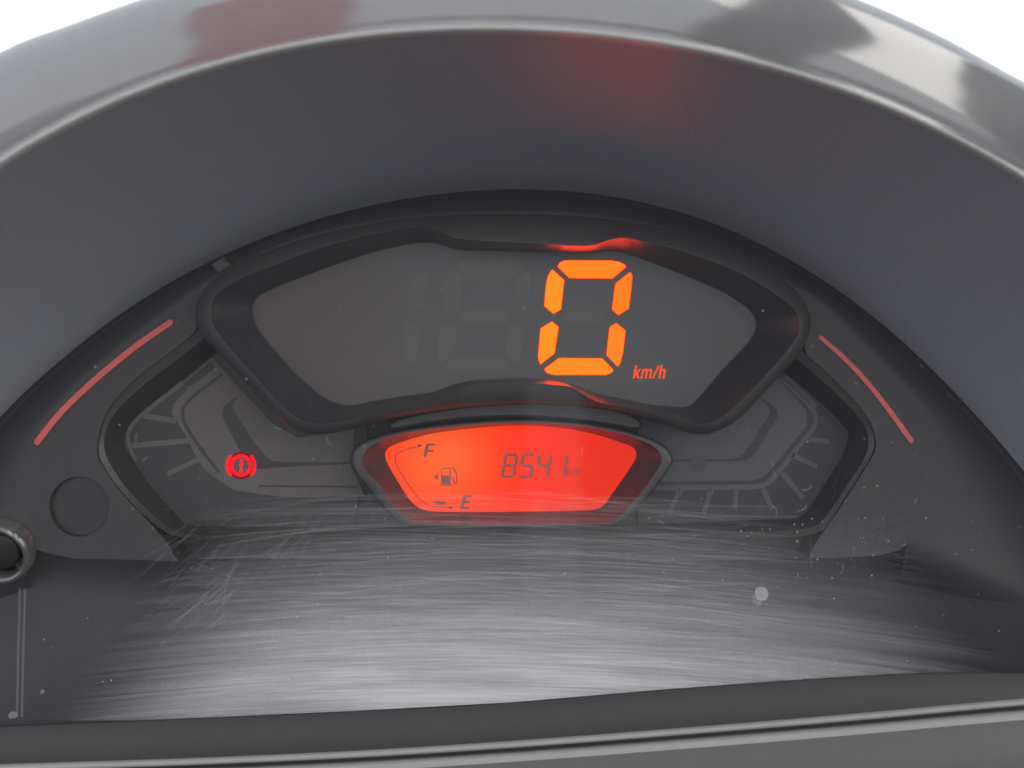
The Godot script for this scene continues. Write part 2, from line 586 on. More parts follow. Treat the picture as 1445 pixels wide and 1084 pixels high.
	# red arcs
	var ra := spline2(V([-77.45, -9.47, -73.99, -5.08, -70.18, -1.27, -66.13, 2.31, -60.93, 6.47, -55.74, 10.05]), false, 40)
	part("arc_groove", slab(stroke(ra, 1.45, 1.4, 8), 6.9, 0.2), M.hole_black, c)
	part("red_arc", slab(stroke(ra, 1.05, 1.0, 8), 6.9, 0.28, 0.08), M.red_paint, c)
	var rb := spline2(V([50.31, 7.62, 54, 4.39, 58.05, 0.12, 61.86, -4.74, 65.09, -9.24]), false, 40)
	part("arc_groove", slab(stroke(rb, 1.05, 1.2, 8), 6.9, 0.2), M.hole_black, c)
	part("red_arc", slab(stroke(rb, 0.75, 0.9, 8), 6.9, 0.28, 0.08), M.red_paint, c)
	part("mould_line", slab(stroke(spline2(V([-64.98, 1.73, -60.93, 4.97, -57.82, 7.39, -55.04, 9.24]), false, 20), 0.12, 0.16), 6.9, 0.16), M.bezel_plastic, c)
	# small clips beside the speed bezel
	part("clip", slab(V([-49.13, 19.51, -47.16, 20.78, -45.78, 19.4, -47.74, 17.9]), 5.0, 2.4, 0.25), M.bezel_plastic, c)
	part("clip", slab(V([43.24, 16.63, 44.62, 17.43, 46.35, 15.82, 44.97, 14.78]), 5.0, 2.4, 0.25), M.mask_plastic, c)
	# bridge between the speed bezel and the fuel display
	part("bridge_strip", slab(spline_corner(V([-20.62, -6.08, -14.31, -4.44, -7.3, -3.39, 2.04, -2.8, 9.06, -3.04, 16.07, -3.74, 21.32, -5.37, 21.67, -7.95, 16.07, -6.89, 9.06, -5.96, 1.23, -5.49, -7.3, -5.84, -14.31, -6.66, -20.27, -7.95])), 0.0, 5.0, 0.5), M.bezel_plastic, c)

func between(a: PackedVector3Array, b: PackedVector3Array, t: float, z: float) -> PackedVector3Array:
	var o := PackedVector3Array()
	for i in a.size():
		var p := a[i].lerp(b[i], t)
		o.append(Vector3(p.x, p.y, z))
	return o

func spline_corner(p: PackedVector2Array) -> PackedVector2Array:
	# rounds every corner a little: two passes of corner cutting
	var o := p
	for pass_ in 2:
		var q := PackedVector2Array()
		var c := o.size()
		for i in c:
			var a := o[i]
			var b := o[(i + 1) % c]
			var k := minf(0.25, 1.2 / maxf(a.distance_to(b), 0.01))
			q.append(a.lerp(b, k))
			q.append(a.lerp(b, 1.0 - k))
		o = q
	return o

func area(p: PackedVector2Array) -> float:
	var s := 0.0
	for i in p.size():
		s += p[i].cross(p[(i + 1) % p.size()])
	return s * 0.5

func speed_display(c: Node3D) -> void:
	var d := group_part("speed_display", c)
	var N := 300
	var mid := Vector2(-2, 10)
	var outer := spline2(V([-51.1, 10.8, -50.76, 13.3, -49.51, 15.46, -47.35, 17.51, -42.35, 20.24, -34.39, 23.19, -25.29, 25.47, -13.93, 27.06, -0.06, 27.51, 14.49, 26.83, 25.86, 24.78, 36.09, 21.37, 43.48, 17.28, 46.89, 13.76, 48.15, 10.46, 48.03, 8.64, 46.55, 5.12, 40.98, -1.14, 37.23, -5.12, 34.73, -6.93, 31.77, -8.07, 28.71, -7.96, 25.75, -6.82, 21.88, -5.57, 15.63, -4.09, 8.81, -3.52, 1.99, -3.3, -7.11, -3.75, -15.75, -4.89, -21.54, -6.03, -25.86, -7.16, -29.39, -8.07, -33.25, -7.96, -34.96, -7.5, -36.89, -6.25, -39.85, -3.18, -42.8, 0, -47.92, 5.57, -50.31, 8.19]), true, 400)
	var ridge := spline2(V([-47.84, 11.47, -47.5, 13.27, -46.04, 14.95, -42.44, 16.98, -38.5, 18.55, -32.88, 20.69, -28.39, 22.15, -22.77, 23.61, -18.72, 24.4, -16.02, 24.85, -13.21, 24.85, -10.85, 23.95, -8.94, 23.16, -2.53, 22.6, 4.67, 22.26, 9.84, 21.92, 12.98, 22.03, 15.57, 22.93, 17.93, 23.16, 22.2, 22.26, 27.82, 20.8, 36.71, 17.31, 43.68, 12.93, 45.36, 10.9, 45.59, 8.99, 45.14, 7.31, 42.55, 3.93, 36.71, -2.36, 33.56, -5.06, 31.2, -6.18, 29.74, -6.3, 26.7, -5.62, 22.2, -4.61, 15.57, -3.26, 13.21, -2.7, 11.64, -1.91, 9.72, -0.56, 6.58, -0.11, 2.75, 0.11, -4.22, 0, -6.13, -0.22, -7.81, -0.79, -10.06, -2.25, -16.69, -3.71, -22.77, -5.06, -28.39, -6.18, -31.76, -6.18, -34.01, -5.4, -36.26, -3.71, -41.88, 2.47, -46.15, 7.42, -47.61, 9.78]), true, 500)
	var window := spline2(V([-43.29, 12.4, -42.93, 13.82, -41.99, 14.88, -39.27, 16.18, -36.32, 17.36, -31, 19.37, -26.28, 21.02, -21.55, 22.44, -16.83, 23.38, -13.52, 23.62, -11.4, 23.15, -9.39, 22.44, -2.66, 22.2, 5.37, 21.97, 13.05, 21.85, 16, 22.2, 19.19, 21.73, 26.28, 19.13, 34.43, 15.71, 38.56, 13.23, 40.1, 11.69, 40.69, 10.04, 39.98, 7.79, 37.5, 4.96, 34.43, 1.65, 31.36, -2.01, 29.82, -3.43, 28.29, -3.9, 26.28, -3.66, 23.33, -3.43, 19.19, -2.6, 15.06, -1.77, 13.05, -1.18, 11.04, -0.35, 7.74, 0.59, 2.89, 0.94, -2.66, 0.83, -7.74, 0.47, -10.57, -0.35, -13.29, -1.3, -17.54, -1.89, -22.74, -2.72, -26.28, -3.43, -28.64, -3.31, -31, -2.36, -33.96, -0.12, -36.32, 2.01, -40.33, 6.61, -42.58, 9.68]), true, 500)
	var o := radial(outer, mid, N, 0.5)
	var r := radial(ridge, mid, N, 0.5)
	var w := radial(window, mid, N, 0.5)
	var fr := [PackedVector3Array(), PackedVector3Array(), PackedVector3Array(), PackedVector3Array(), PackedVector3Array(), PackedVector3Array()]
	var sl := [PackedVector3Array(), PackedVector3Array(), PackedVector3Array(), PackedVector3Array(), PackedVector3Array()]
	for i in N:
		var a := o[i]
		var b := r[i]
		var q := w[i]
		fr[0].append(Vector3(a.x * 1.002, a.y * 1.002, -0.5))
		fr[1].append(Vector3(a.x, a.y, 8.6))
		fr[2].append(Vector3(lerpf(a.x, b.x, 0.06), lerpf(a.y, b.y, 0.06), 9.7))
		fr[3].append(Vector3(lerpf(a.x, b.x, 0.25), lerpf(a.y, b.y, 0.25), 10.6))
		fr[4].append(Vector3(lerpf(a.x, b.x, 0.7), lerpf(a.y, b.y, 0.7), 11.7))
		fr[5].append(Vector3(b.x, b.y, 12.0))
		sl[0].append(Vector3(b.x, b.y, 12.0))
		sl[1].append(Vector3(lerpf(b.x, q.x, 0.05), lerpf(b.y, q.y, 0.05), 11.7))
		sl[2].append(Vector3(lerpf(b.x, q.x, 0.14), lerpf(b.y, q.y, 0.14), 10.7))
		sl[3].append(Vector3(lerpf(b.x, q.x, 0.92), lerpf(b.y, q.y, 0.92), 3.8))
		sl[4].append(Vector3(q.x, q.y, 2.0))
	part("bezel_frame", loft(fr, true, [1]), M.bezel_plastic, d)
	part("bezel_slope", loft(sl, true), M.bezel_slope_plastic, d)
	var pane := PackedVector2Array()
	for q in w:
		pane.append(mid + (q - mid) * 1.015)
	part("display_window", slab(pane, 1.5, 1.0), M.window_grey, d)
	# digits
	var z := 2.5
	var seg := [
		V([7.63, 19.65, 8.11, 20.36, 8.82, 20.59, 10.24, 20.65, 16.51, 20.59, 17.93, 20.36, 18.88, 19.88, 19, 19.53, 16.75, 17.64, 9.53, 17.75]),
		V([6.75, 19.11, 8.7, 17.34, 8.17, 12.49, 6.92, 11.78, 5.39, 13.08, 5.74, 16.81, 6.15, 18.35]),
		V([19.77, 18.7, 20.06, 18.11, 19.94, 16.22, 19.47, 12.61, 17.78, 11.54, 16.75, 12.49, 17.28, 16.75]),
		V([6.69, 10.42, 7.75, 9.53, 7.1, 5.15, 4.79, 3.31, 4.5, 3.91, 4.38, 4.5, 4.79, 9.29]),
		V([17.4, 10.14, 18.94, 8.94, 18.52, 5.21, 18.05, 3.37, 17.64, 2.96, 15.8, 4.85, 16.33, 9.47]),
		V([7.87, 4.32, 15.09, 4.26, 16.93, 2.31, 16.51, 1.83, 15.62, 1.54, 6.92, 1.54, 5.86, 1.89, 5.39, 2.49]),
	]
	var middle := V([8.05, 11.13, 9.41, 12.07, 14.85, 12.07, 16.27, 11.13, 14.74, 9.88, 9.17, 9.88])
	for k in seg.size():
		part("lit_segment_edge", slab(grow(seg[k], 0.13), z, 0.04), M.orange_edge_glow, d)
		part("lit_segment", slab(seg[k], z, 0.1, 0.03), M["orange_glow_%d" % k], d)
	part("unlit_segment", slab(middle, z, 0.04), M.ghost_grey, d)
	var tens := Vector2(-16.9, 0.2)
	for s in seg + [middle]:
		part("unlit_segment", slab(moved(s, tens), z, 0.04), M.ghost_grey, d)
	for k in [2, 4]:
		part("unlit_segment", slab(moved(seg[k], tens * 2.03), z, 0.04), M.ghost_grey, d)
	var at := V([20.18, 0.95])
	part("unit_lettering", lettering("km/h", at[0], 2.2, z, 0.2, true, 0.76), M.unit_glow, d)
	lamp_panel("digit_light", d, Vector3(V([12.25, 11.13])[0].x, V([12.25, 11.13])[0].y, 3.4), Vector2(13, 18), Color(1.0, 0.1, 0.05), 0.00005)

func grow(p: PackedVector2Array, by: float) -> PackedVector2Array:
	var g := Geometry2D.offset_polygon(p, by, Geometry2D.JOIN_MITER)
	return g[0]

func moved(p: PackedVector2Array, by: Vector2) -> PackedVector2Array:
	var o := PackedVector2Array()
	for q in p:
		o.append(q + by)
	return o

func seven(at: Vector2, w: float, h: float, t: float, slant: float, which: String) -> Array:
	var out := []
	var g := 0.09
	var m := h * 0.5
	var shapes := {
		"a": [t * 0.2 + g, h, w - t * 0.2 - g, h, w - t - g, h - t, t + g, h - t],
		"d": [t + g, t, w - t - g, t, w - t * 0.2 - g, 0, t * 0.2 + g, 0],
		"g": [t * 0.5 + g, m, t + g, m + t * 0.45, w - t - g, m + t * 0.45, w - t * 0.5 - g, m, w - t - g, m - t * 0.45, t + g, m - t * 0.45],
		"f": [0, h - t * 0.3 - g, t, h - t - g, t, m + t * 0.5 + g, t * 0.5, m + g, 0, m + t * 0.4 + g],
		"b": [w, h - t * 0.3 - g, w - t, h - t - g, w - t, m + t * 0.5 + g, w - t * 0.5, m + g, w, m + t * 0.4 + g],
		"e": [0, t * 0.3 + g, t, t + g, t, m - t * 0.5 - g, t * 0.5, m - g, 0, m - t * 0.4 - g],
		"c": [w, t * 0.3 + g, w - t, t + g, w - t, m - t * 0.5 - g, w - t * 0.5, m - g, w, m - t * 0.4 - g],
	}
	for k in which:
		var p := V(shapes[k])
		for i in p.size():
			p[i] = at + p[i] + Vector2(p[i].y * slant, 0)
		out.append(p)
	return out

func fuel_display(c: Node3D) -> void:
	var d := group_part("fuel_display", c)
	var N := 220
	var mid := V([-0.06, -14.45])[0]
	var outer := spline2(V([-26.55, -12.32, -26.09, -10.69, -24.58, -9.41, -19.23, -7.79, -9.24, -6.39, 1.22, -5.81, 10.87, -6.28, 18.3, -7.55, 23.53, -9.18, 25.74, -10.69, 26.55, -12.32, 25.97, -13.83, 23.53, -17.2, 19.7, -21.5, 17.84, -22.89, 15.4, -23.24, -2.61, -23.59, -15.4, -23.47, -18.07, -23.01, -19.81, -21.85, -24.11, -16.85, -26.21, -13.95]), true, 300)
	var ridge := spline2(V([-24.51, -12.4, -23.93, -11.01, -22.31, -9.74, -18.25, -8.23, -9.21, -6.95, 1.22, -6.37, 10.84, -6.84, 17.79, -8.11, 22.08, -9.62, 23.93, -10.89, 24.51, -12.28, 23.93, -13.79, 21.15, -17.73, 17.56, -21.79, 16.17, -22.6, 13.62, -22.83, -2.61, -23.06, -13.62, -22.95, -15.94, -22.6, -17.91, -21.56, -21.73, -16.57, -24.16, -13.91]), true, 300)
	var win := spline2(V([-21.08, -11.87, -20.84, -11.04, -20.13, -10.45, -17.51, -9.5, -13.6, -8.43, -5.28, -7.36, 0.89, -7.01, 6.95, -7.24, 13.12, -8.31, 18.46, -9.97, 20.13, -10.69, 20.66, -11.75, 20.24, -13.06, 16.45, -18.64, 15.26, -20.19, 14.31, -20.78, 12.76, -21.08, -1.25, -21.37, -11.58, -21.37, -14.07, -21.19, -15.38, -20.72, -16.92, -19.47, -19.65, -15.2, -20.72, -13.18]), true, 300)
	var o := radial(outer, mid, N, 0.5)
	var r := radial(ridge, mid, N, 0.5)
	var w := radial(win, mid, N, 0.5)
	var fr := [PackedVector3Array(), PackedVector3Array(), PackedVector3Array(), PackedVector3Array(), PackedVector3Array()]
	var sl := [PackedVector3Array(), PackedVector3Array(), PackedVector3Array()]
	for i in N:
		var a := o[i]
		var b := r[i]
		var q := w[i]
		fr[0].append(Vector3(a.x, a.y, -0.5))
		fr[1].append(Vector3(a.x, a.y, 5.4))
		fr[2].append(Vector3(lerpf(a.x, b.x, 0.12), lerpf(a.y, b.y, 0.12), 6.1))
		fr[3].append(Vector3(lerpf(a.x, b.x, 0.4), lerpf(a.y, b.y, 0.4), 6.5))
		fr[4].append(Vector3(b.x, b.y, 6.5))
		sl[0].append(Vector3(b.x, b.y, 6.5))
		sl[1].append(Vector3(lerpf(b.x, q.x, 0.1), lerpf(b.y, q.y, 0.1), 5.9))
		sl[2].append(Vector3(q.x, q.y, 1.6))
	part("bezel_frame", loft(fr, true, [1]), M.bezel_plastic, d)
	part("bezel_slope", loft(sl, true), M.bezel_slope_plastic, d)
	# backlit screen: its lamps sit at the left, so the panel is brightest there
	var im := Image.create(256, 128, false, Image.FORMAT_RGBAF)
	for y in 128:
		for x in 256:
			var p := Vector2(x / 256.0 * 44.0 - 22.0, (0.5 - y / 128.0) * 22.0)
			var hot := exp(-Vector2(p.x + 12.0, (p.y - 1.5) * 1.1).length_squared() / 75.0)
			var far := smoothstep(-8.0, 20.0, p.x)
			im.set_pixel(x, y, Color(lerpf(1.0, 0.74, far), 0.02 + 0.1 * hot, 0.001 + 0.02 * hot))
	var m := StandardMaterial3D.new()
	m.resource_name = "red_backlight"
	m.albedo_color = lin(0.02, 0.008, 0.008)
	m.roughness = 0.6
	m.metallic_specular = 0.1
	m.emission_enabled = true
	m.emission_texture = ImageTexture.create_from_image(im)
	m.emission_operator = BaseMaterial3D.EMISSION_OP_MULTIPLY
	m.emission = Color.WHITE
	m.emission_energy_multiplier = 1.1 / EXPOSURE
	m.cull_mode = BaseMaterial3D.CULL_DISABLED
	var v := PackedVector3Array()
	var uv := PackedVector2Array()
	var poly := PackedVector2Array()
	for q in w:
		poly.append(mid + (q - mid) * 1.01)
	for q in poly:
		v.append(Vector3(q.x, q.y, 1.9))
		uv.append(Vector2((q.x - mid.x + 22.0) / 44.0, 0.5 - (q.y - mid.y) / 22.0))
	part("backlit_screen", mesh_of(v, PackedInt32Array(Geometry2D.triangulate_polygon(poly)), PackedInt32Array(), uv), m, d)
	var z := 1.96
	# odometer 8541 km
	var feet := [V([-1.96, -15.55])[0], V([0.95, -15.55])[0], V([3.74, -15.55])[0], V([6.47, -15.55])[0]]
	var lit := ["abcdefg", "afgcd", "fgbc", "bc"]
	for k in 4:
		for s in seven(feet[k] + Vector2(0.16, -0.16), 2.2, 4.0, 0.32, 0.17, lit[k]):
			part("odometer_segment_shadow", slab(s, z, 0.02), M.crystal_dark_and_shadow, d)
		for s in seven(feet[k], 2.2, 4.0, 0.32, 0.17, lit[k]):
			part("odometer_segment", slab(s, z + 0.05, 0.03), M.liquid_crystal, d)
	part("unit_lettering", lettering("km", V([9.08, -15.32])[0], 1.5, z, 0.2, false), M.crystal_dark_and_shadow, d)
	for t in [["F", V([-14.9, -12.11])[0]], ["E", V([-8.73, -20.78])[0]]]:
		part("level_lettering", lettering(t[0], t[1] + Vector2(0.14, -0.14), 2.15, z - 0.01, 0.25, false, 1.25), M.crystal_dark_and_shadow, d)  # dark offset copy painted as the shadow of the letter
		part("level_lettering", lettering(t[0], t[1], 2.15, z + 0.03, 0.25, false, 1.25), M.liquid_crystal, d)
	var track := spline2(V([-15.73, -10.45, -17.87, -11.04, -19.29, -11.75, -19.59, -12.82, -19.06, -14.13, -17.51, -16.62, -15.73, -19, -14.55, -20.07, -13.12, -20.54, -10.03, -20.72]), false, 60)
	part("level_track", slab(stroke(track, 0.14), z, 0.02), M.crystal_dark_and_shadow, d)
	part("level_arrow", slab(V([-15.85, -10.03, -15.02, -10.27, -15.61, -10.69]), z, 0.02), M.crystal_dark_and_shadow, d)
	part("level_arrow", slab(V([-10.51, -20.48, -9.68, -20.72, -10.51, -20.96]), z, 0.02), M.crystal_dark_and_shadow, d)
	part("level_bar", slab(V([-13.6, -19.53, -11.22, -19.71, -10.75, -20.19, -12.41, -20.13]), z, 0.03), M.liquid_crystal, d)
	part("level_bar_shadow", slab(V([-14.19, -19.83, -12.65, -20.19, -10.51, -20.3, -12.17, -20.35]), z - 0.02, 0.02), M.crystal_dark_and_shadow, d)
	# fuel pump sign with its filler arrow
	part("pump_arrow", slab(V([-13.12, -15.55, -12.41, -14.96, -12.41, -16.15]), z, 0.04), M.liquid_crystal, d)
	part("pump_body", slab(V([-11.87, -15.32, -10.27, -15.32, -10.27, -16.86, -11.87, -16.86]), z, 0.04), M.liquid_crystal, d)
	part("pump_foot", slab(V([-12.11, -16.91, -10.03, -16.91, -10.03, -17.1, -12.11, -17.1]), z, 0.04), M.liquid_crystal, d)
	part("pump_head", slab(stroke(V([-11.81, -15.32, -11.81, -14.13, -10.33, -14.13, -10.33, -15.32]), 0.16), z, 0.04), M.crystal_dark_and_shadow, d)
	part("pump_hose", slab(stroke(spline2(V([-10.03, -14.01, -9.56, -14.49, -9.32, -15.2, -9.26, -16.27, -9.5, -16.68, -9.8, -16.39, -9.86, -15.79, -10.15, -15.67]), false, 30), 0.17), z, 0.04), M.crystal_dark_and_shadow, d)
	lamp_panel("screen_light", d, Vector3(mid.x, mid.y, 2.6), Vector2(34, 11), Color(1.0, 0.1, 0.03), 0.00002)

func gauges(c: Node3D) -> void:
	# left gauge: print on the back plate
	var g := group_part("left_gauge", c)
	part("gauge_face", slab(V([-50.82, 5.04, -45.9, 7.44, -24.3, -6.96, -26.7, -24.36, -55.26, -24, -61.38, -17.16, -65.82, -10.56, -65.58, -7.92, -63.06, -5.04, -57.42, -0.48]), -0.6, 0.6), M.gauge_dark, g)
	var z := 0.02
	part("gauge_panel", slab(V([-50.82, 4.56, -47.1, 0.24, -40.5, -6.72, -36.3, -9.12, -26.7, -7.68, -27.06, -11.76, -27.66, -12.96, -25.5, -17.76, -24.9, -18.96, -38.7, -19.2, -47.1, -18, -50.7, -15.6, -52.14, -14.4, -53.46, -12.36, -55.26, -8.76, -56.82, -6.24, -57.6, -4.92, -57.42, -3.48, -55.98, -1.92, -54.78, -0.84, -55.98, 0.12]), z, 0.04), M.gauge_light, g)
	for s in [
		stroke(spline2(V([-55.74, 0.36, -57.42, -0.96, -62.7, -5.28, -64.62, -7.44, -65.04, -9.12, -64.62, -11.04, -63.66, -12.96]), false, 40), 1.0, 0.5),
		stroke(V([-62.34, -5.4, -56.94, -6.24]), 0.9),
		stroke(V([-64.38, -10.44, -54.54, -9.6]), 0.9),
		stroke(V([-58.38, -15.24, -52.98, -12.72]), 0.8),
	]:
		part("gauge_mark", slab(s, z, 0.04), M.gauge_light, g)
	part("gauge_cell", slab(spline_corner(V([-55.92, -0.12, -51.66, 3.3, -50.82, 3.78, -50.28, 3.12, -50.58, 2.4, -54.78, -0.72])), z + 0.04, 0.04), M.gauge_dark, g)
	part("gauge_line", slab(stroke(spline2(V([-49.2, 1.56, -51.9, -0.48, -54.06, -2.16, -55.5, -3.84, -55.8, -5.04, -55.26, -6.96, -52.62, -11.04, -49.74, -14.76]), false, 50), 0.56, 0.6, 6), z + 0.04, 0.04), M.gauge_dark, g)
	part("gauge_sweep", slab(spline_corner(V([-46.14, -1.92, -47.7, -2.88, -48.78, -3.84, -49.14, -4.92, -48.9, -6, -46.38, -10.68, -44.7, -13.56, -42.9, -14.52, -40.5, -14.16, -26.7, -13.5, -26.7, -13.26, -39.9, -13.2, -41.34, -12.6, -43.26, -10.44, -47.22, -4.32, -47.34, -3.48, -46.74, -2.64])), z + 0.04, 0.04), M.gauge_dark, g)
	part("gauge_line", slab(stroke(V([-42.9, -17.28, -26.1, -17.4]), 0.35), z + 0.04, 0.04), M.gauge_dark, g)
	# brake warning lamp
	var w := group_part("brake_warning_light", c)
	var b := V([-45.85, -13.79])[0]
	for q in [["lit_ring", ring_arc(b, 1.34, 1.86, 0, TAU * 0.9999, 60)], ["lit_arc", ring_arc(b, 2.06, 2.58, PI - 0.78, PI + 0.78, 24)], ["lit_arc", ring_arc(b, 2.06, 2.52, -0.78, 0.78, 24)],
			["lit_stroke", V([b.x - 0.22, b.y + 1.0, b.x + 0.22, b.y + 1.0, b.x + 0.2, b.y - 0.2, b.x + 0.1, b.y - 0.5, b.x - 0.1, b.y - 0.5, b.x - 0.2, b.y - 0.2])], ["lit_dot", ring_arc(b + Vector2(0, -0.9), 0.0, 0.24, 0, TAU * 0.999, 16)]]:
		part(q[0], slab(q[1], 0.12, 0.06), M.brake_glow, w)
	part("lamp_backing", slab(ring_arc(b, 1.25, 2.3, 0, TAU * 0.9999, 60), 0.09, 0.02), M.brake_edge_glow, w)
	lamp_panel("warning_light", w, Vector3(b.x, b.y, 0.6), Vector2(4, 4), Color(1.0, 0.02, 0.06), 0.000003)
	# right gauge
	var h := group_part("right_gauge", c)
	part("gauge_face", slab(V([41.7, 6.24, 45.3, 2.88, 51.3, -2.16, 56.1, -6.72, 57.18, -8.64, 55.74, -12.72, 49.98, -21.72, 45.3, -24.36, 21.3, -24.36, 21.3, -6.96]), -0.6, 0.6), M.gauge_dark, h)
	part("gauge_panel", slab(V([43.5, 2.64, 46.26, -0.48, 49.62, -4.2, 50.1, -5.76, 49.74, -7.32, 43.5, -14.88, 42.3, -15.96, 40.5, -16.32, 21.3, -16.68, 21.3, -5.76, 33.3, -8.76]), z, 0.04), M.gauge_light_shaded, h)
	part("gauge_sweep", slab(spline_corner(V([42.18, -2.16, 43.14, -2.88, 44.7, -4.02, 45.12, -5.04, 44.7, -6.12, 40.98, -12, 40.02, -12.79, 38.82, -13.14, 21.3, -13.14, 21.3, -12.79, 37.26, -12.72, 38.82, -12.12, 39.66, -11.28, 43.62, -5.04, 43.74, -4.32, 43.02, -3.36, 41.7, -2.64])), z + 0.04, 0.04), M.gauge_dark, h)
	part("gauge_band", slab(stroke(spline2(V([45.66, 0.96, 48.9, -2.16, 50.94, -4.44, 51.42, -6.24, 50.82, -7.8, 47.7, -11.64, 44.34, -15.84, 42.66, -17.1, 40.5, -17.4, 21.3, -17.64]), false, 60), 0.85, 0.85), z, 0.04), M.gauge_light_shaded, h)
	for s in [V([50.1, -9.36, 53.7, -9.72]), V([47.46, -12, 51.78, -14.04]), V([45.78, -15, 49.26, -19.32]), V([42.54, -17.76, 44.1, -21.36]), V([37.98, -17.76, 37.74, -21.36]), V([33.78, -17.76, 32.46, -21.96]), V([28.62, -17.76, 26.7, -21.6]), V([46.26, 1.2, 51.54, -3.84])]:
		part("gauge_mark", slab(stroke(s, 0.95, 0.75), z, 0.04), M.gauge_light_shaded, h)
	part("gauge_line", slab(stroke(V([24.9, -22.32, 48.3, -22.5]), 0.35), z, 0.04), M.gauge_light_shaded, h)
	part("unlit_lamp", slab(ring_arc(V([31.5, -13.44])[0], 0.0, 1.4, 0, TAU * 0.999, 32), z + 0.09, 0.03), M.bezel_plastic, h)

func lens(c: Node3D) -> void:
	var front := arch_front()
	var low := W([122.34, -43.45, 19.71, 77.74, -43.69, 19.62, 57.88, -44.05, 19.49, 24.09, -46.57, 18.54, -0.05, -48.87, 17.67, -24.3, -50.34, 17.11, -46.25, -51.44, 16.69, -79.34, -52.93, 16.13, -122.69, -54.92, 15.38])
	var outline := PackedVector2Array()
	for q in front:
		if q.y > -41.0:
			outline.append(Vector2(q.x, q.y))
	for q in low:
		outline.append(Vector2(q.x, q.y))
	var glass := StandardMaterial3D.new()
	glass.resource_name = "clear_lens"
	glass.albedo_color = lin(0.45, 0.47, 0.5, 0.016)
	glass.transparency = BaseMaterial3D.TRANSPARENCY_ALPHA
	glass.roughness = 0.03
	glass.metallic_specular = 0.38
	var v := PackedVector3Array()
	for q in outline:
		v.append(Vector3(q.x, q.y, lens_z(q.y)))
	var l := group_part("lens", c)
	part("clear_pane", mesh_of(v, PackedInt32Array(Geometry2D.triangulate_polygon(outline)), PackedInt32Array()), glass, l)
	# painted milky glare with a worn film of scuffs on the lower part of the lens
	var x0 := -78.0
	var x1 := 78.0
	var y0 := -12.0
	var y1 := -52.0
	var film := StandardMaterial3D.new()
	film.resource_name = "scuffs_and_glare"
	film.albedo_color = lin(0.8, 0.805, 0.79)
	film.albedo_texture = ImageTexture.create_from_image(scuffs_and_glare(2048, 576, x0, x1, y0, y1))
	film.transparency = BaseMaterial3D.TRANSPARENCY_ALPHA
	film.roughness = 0.7
	film.metallic_specular = 0.2
	film.texture_repeat = false
	film.cull_mode = BaseMaterial3D.CULL_DISABLED
	var got := Geometry2D.intersect_polygons(outline, V([x0, y0, x1, y0, x1, y1, x0, y1]))
	var fv := PackedVector3Array()
	var fu := PackedVector2Array()
	for q in got[0]:
		fv.append(Vector3(q.x, q.y, lens_z(q.y) + 0.15))
		fu.append(Vector2((q.x - x0) / (x1 - x0), (q.y - y0) / (y1 - y0)))
	part("scuffed_glare_film", mesh_of(fv, PackedInt32Array(Geometry2D.triangulate_polygon(got[0])), PackedInt32Array(), fu), film, l)
	# dried water spot
	var spot := StandardMaterial3D.new()
	spot.resource_name = "dried_water"
	spot.albedo_color = lin(0.7, 0.71, 0.71, 0.3)
	spot.transparency = BaseMaterial3D.TRANSPARENCY_ALPHA
	spot.roughness = 0.7
	var s := W([35.79, -30.22, 25.01, 36.18, -29.88, 25.14, 36.91, -29.88, 25.14, 37.57, -30.33, 24.97, 37.76, -31.23, 24.63, 37.4, -31.9, 24.38, 36.67, -32.02, 24.33, 36, -31.45, 24.55])
	blot("water_spot", s, spot, l)
	var spot2 := spot.duplicate()
	spot2.albedo_color.a = 0.12
	var faint := spot.duplicate()
	faint.albedo_color.a = 0.16
	for q in [W([-72.01, -46.85, 18.68, -71.65, -46.61, 18.77, -71.38, -46.97, 18.63, -71.76, -47.33, 18.5, -72.09, -47.33, 18.5]), W([-77.56, -50.87, 17.16, -76.82, -50.38, 17.35, -76.23, -50.75, 17.21, -76.57, -51.48, 16.93, -77.57, -51.61, 16.88])]:
		blot("water_spot", q, faint, l)
	blot("water_spot", W([35.44, -30.9, 24.71, 36.11, -31.35, 24.54, 36.91, -32.25, 24.19, 36.86, -32.82, 23.98, 36.11, -32.71, 24.02, 35.53, -32.03, 24.28]), spot2, l)
	# reset knob moulded in clear plastic at the lens's left edge
	knob(c)

func blot(called: String, p: PackedVector3Array, m: Material, parent: Node3D) -> void:
	var s := spline3(p, true, 40)
	var flat := PackedVector2Array()
	for q in s:
		flat.append(Vector2(q.x, q.y))
	part(called, mesh_of(s, PackedInt32Array(Geometry2D.triangulate_polygon(flat)), PackedInt32Array()), m, parent)

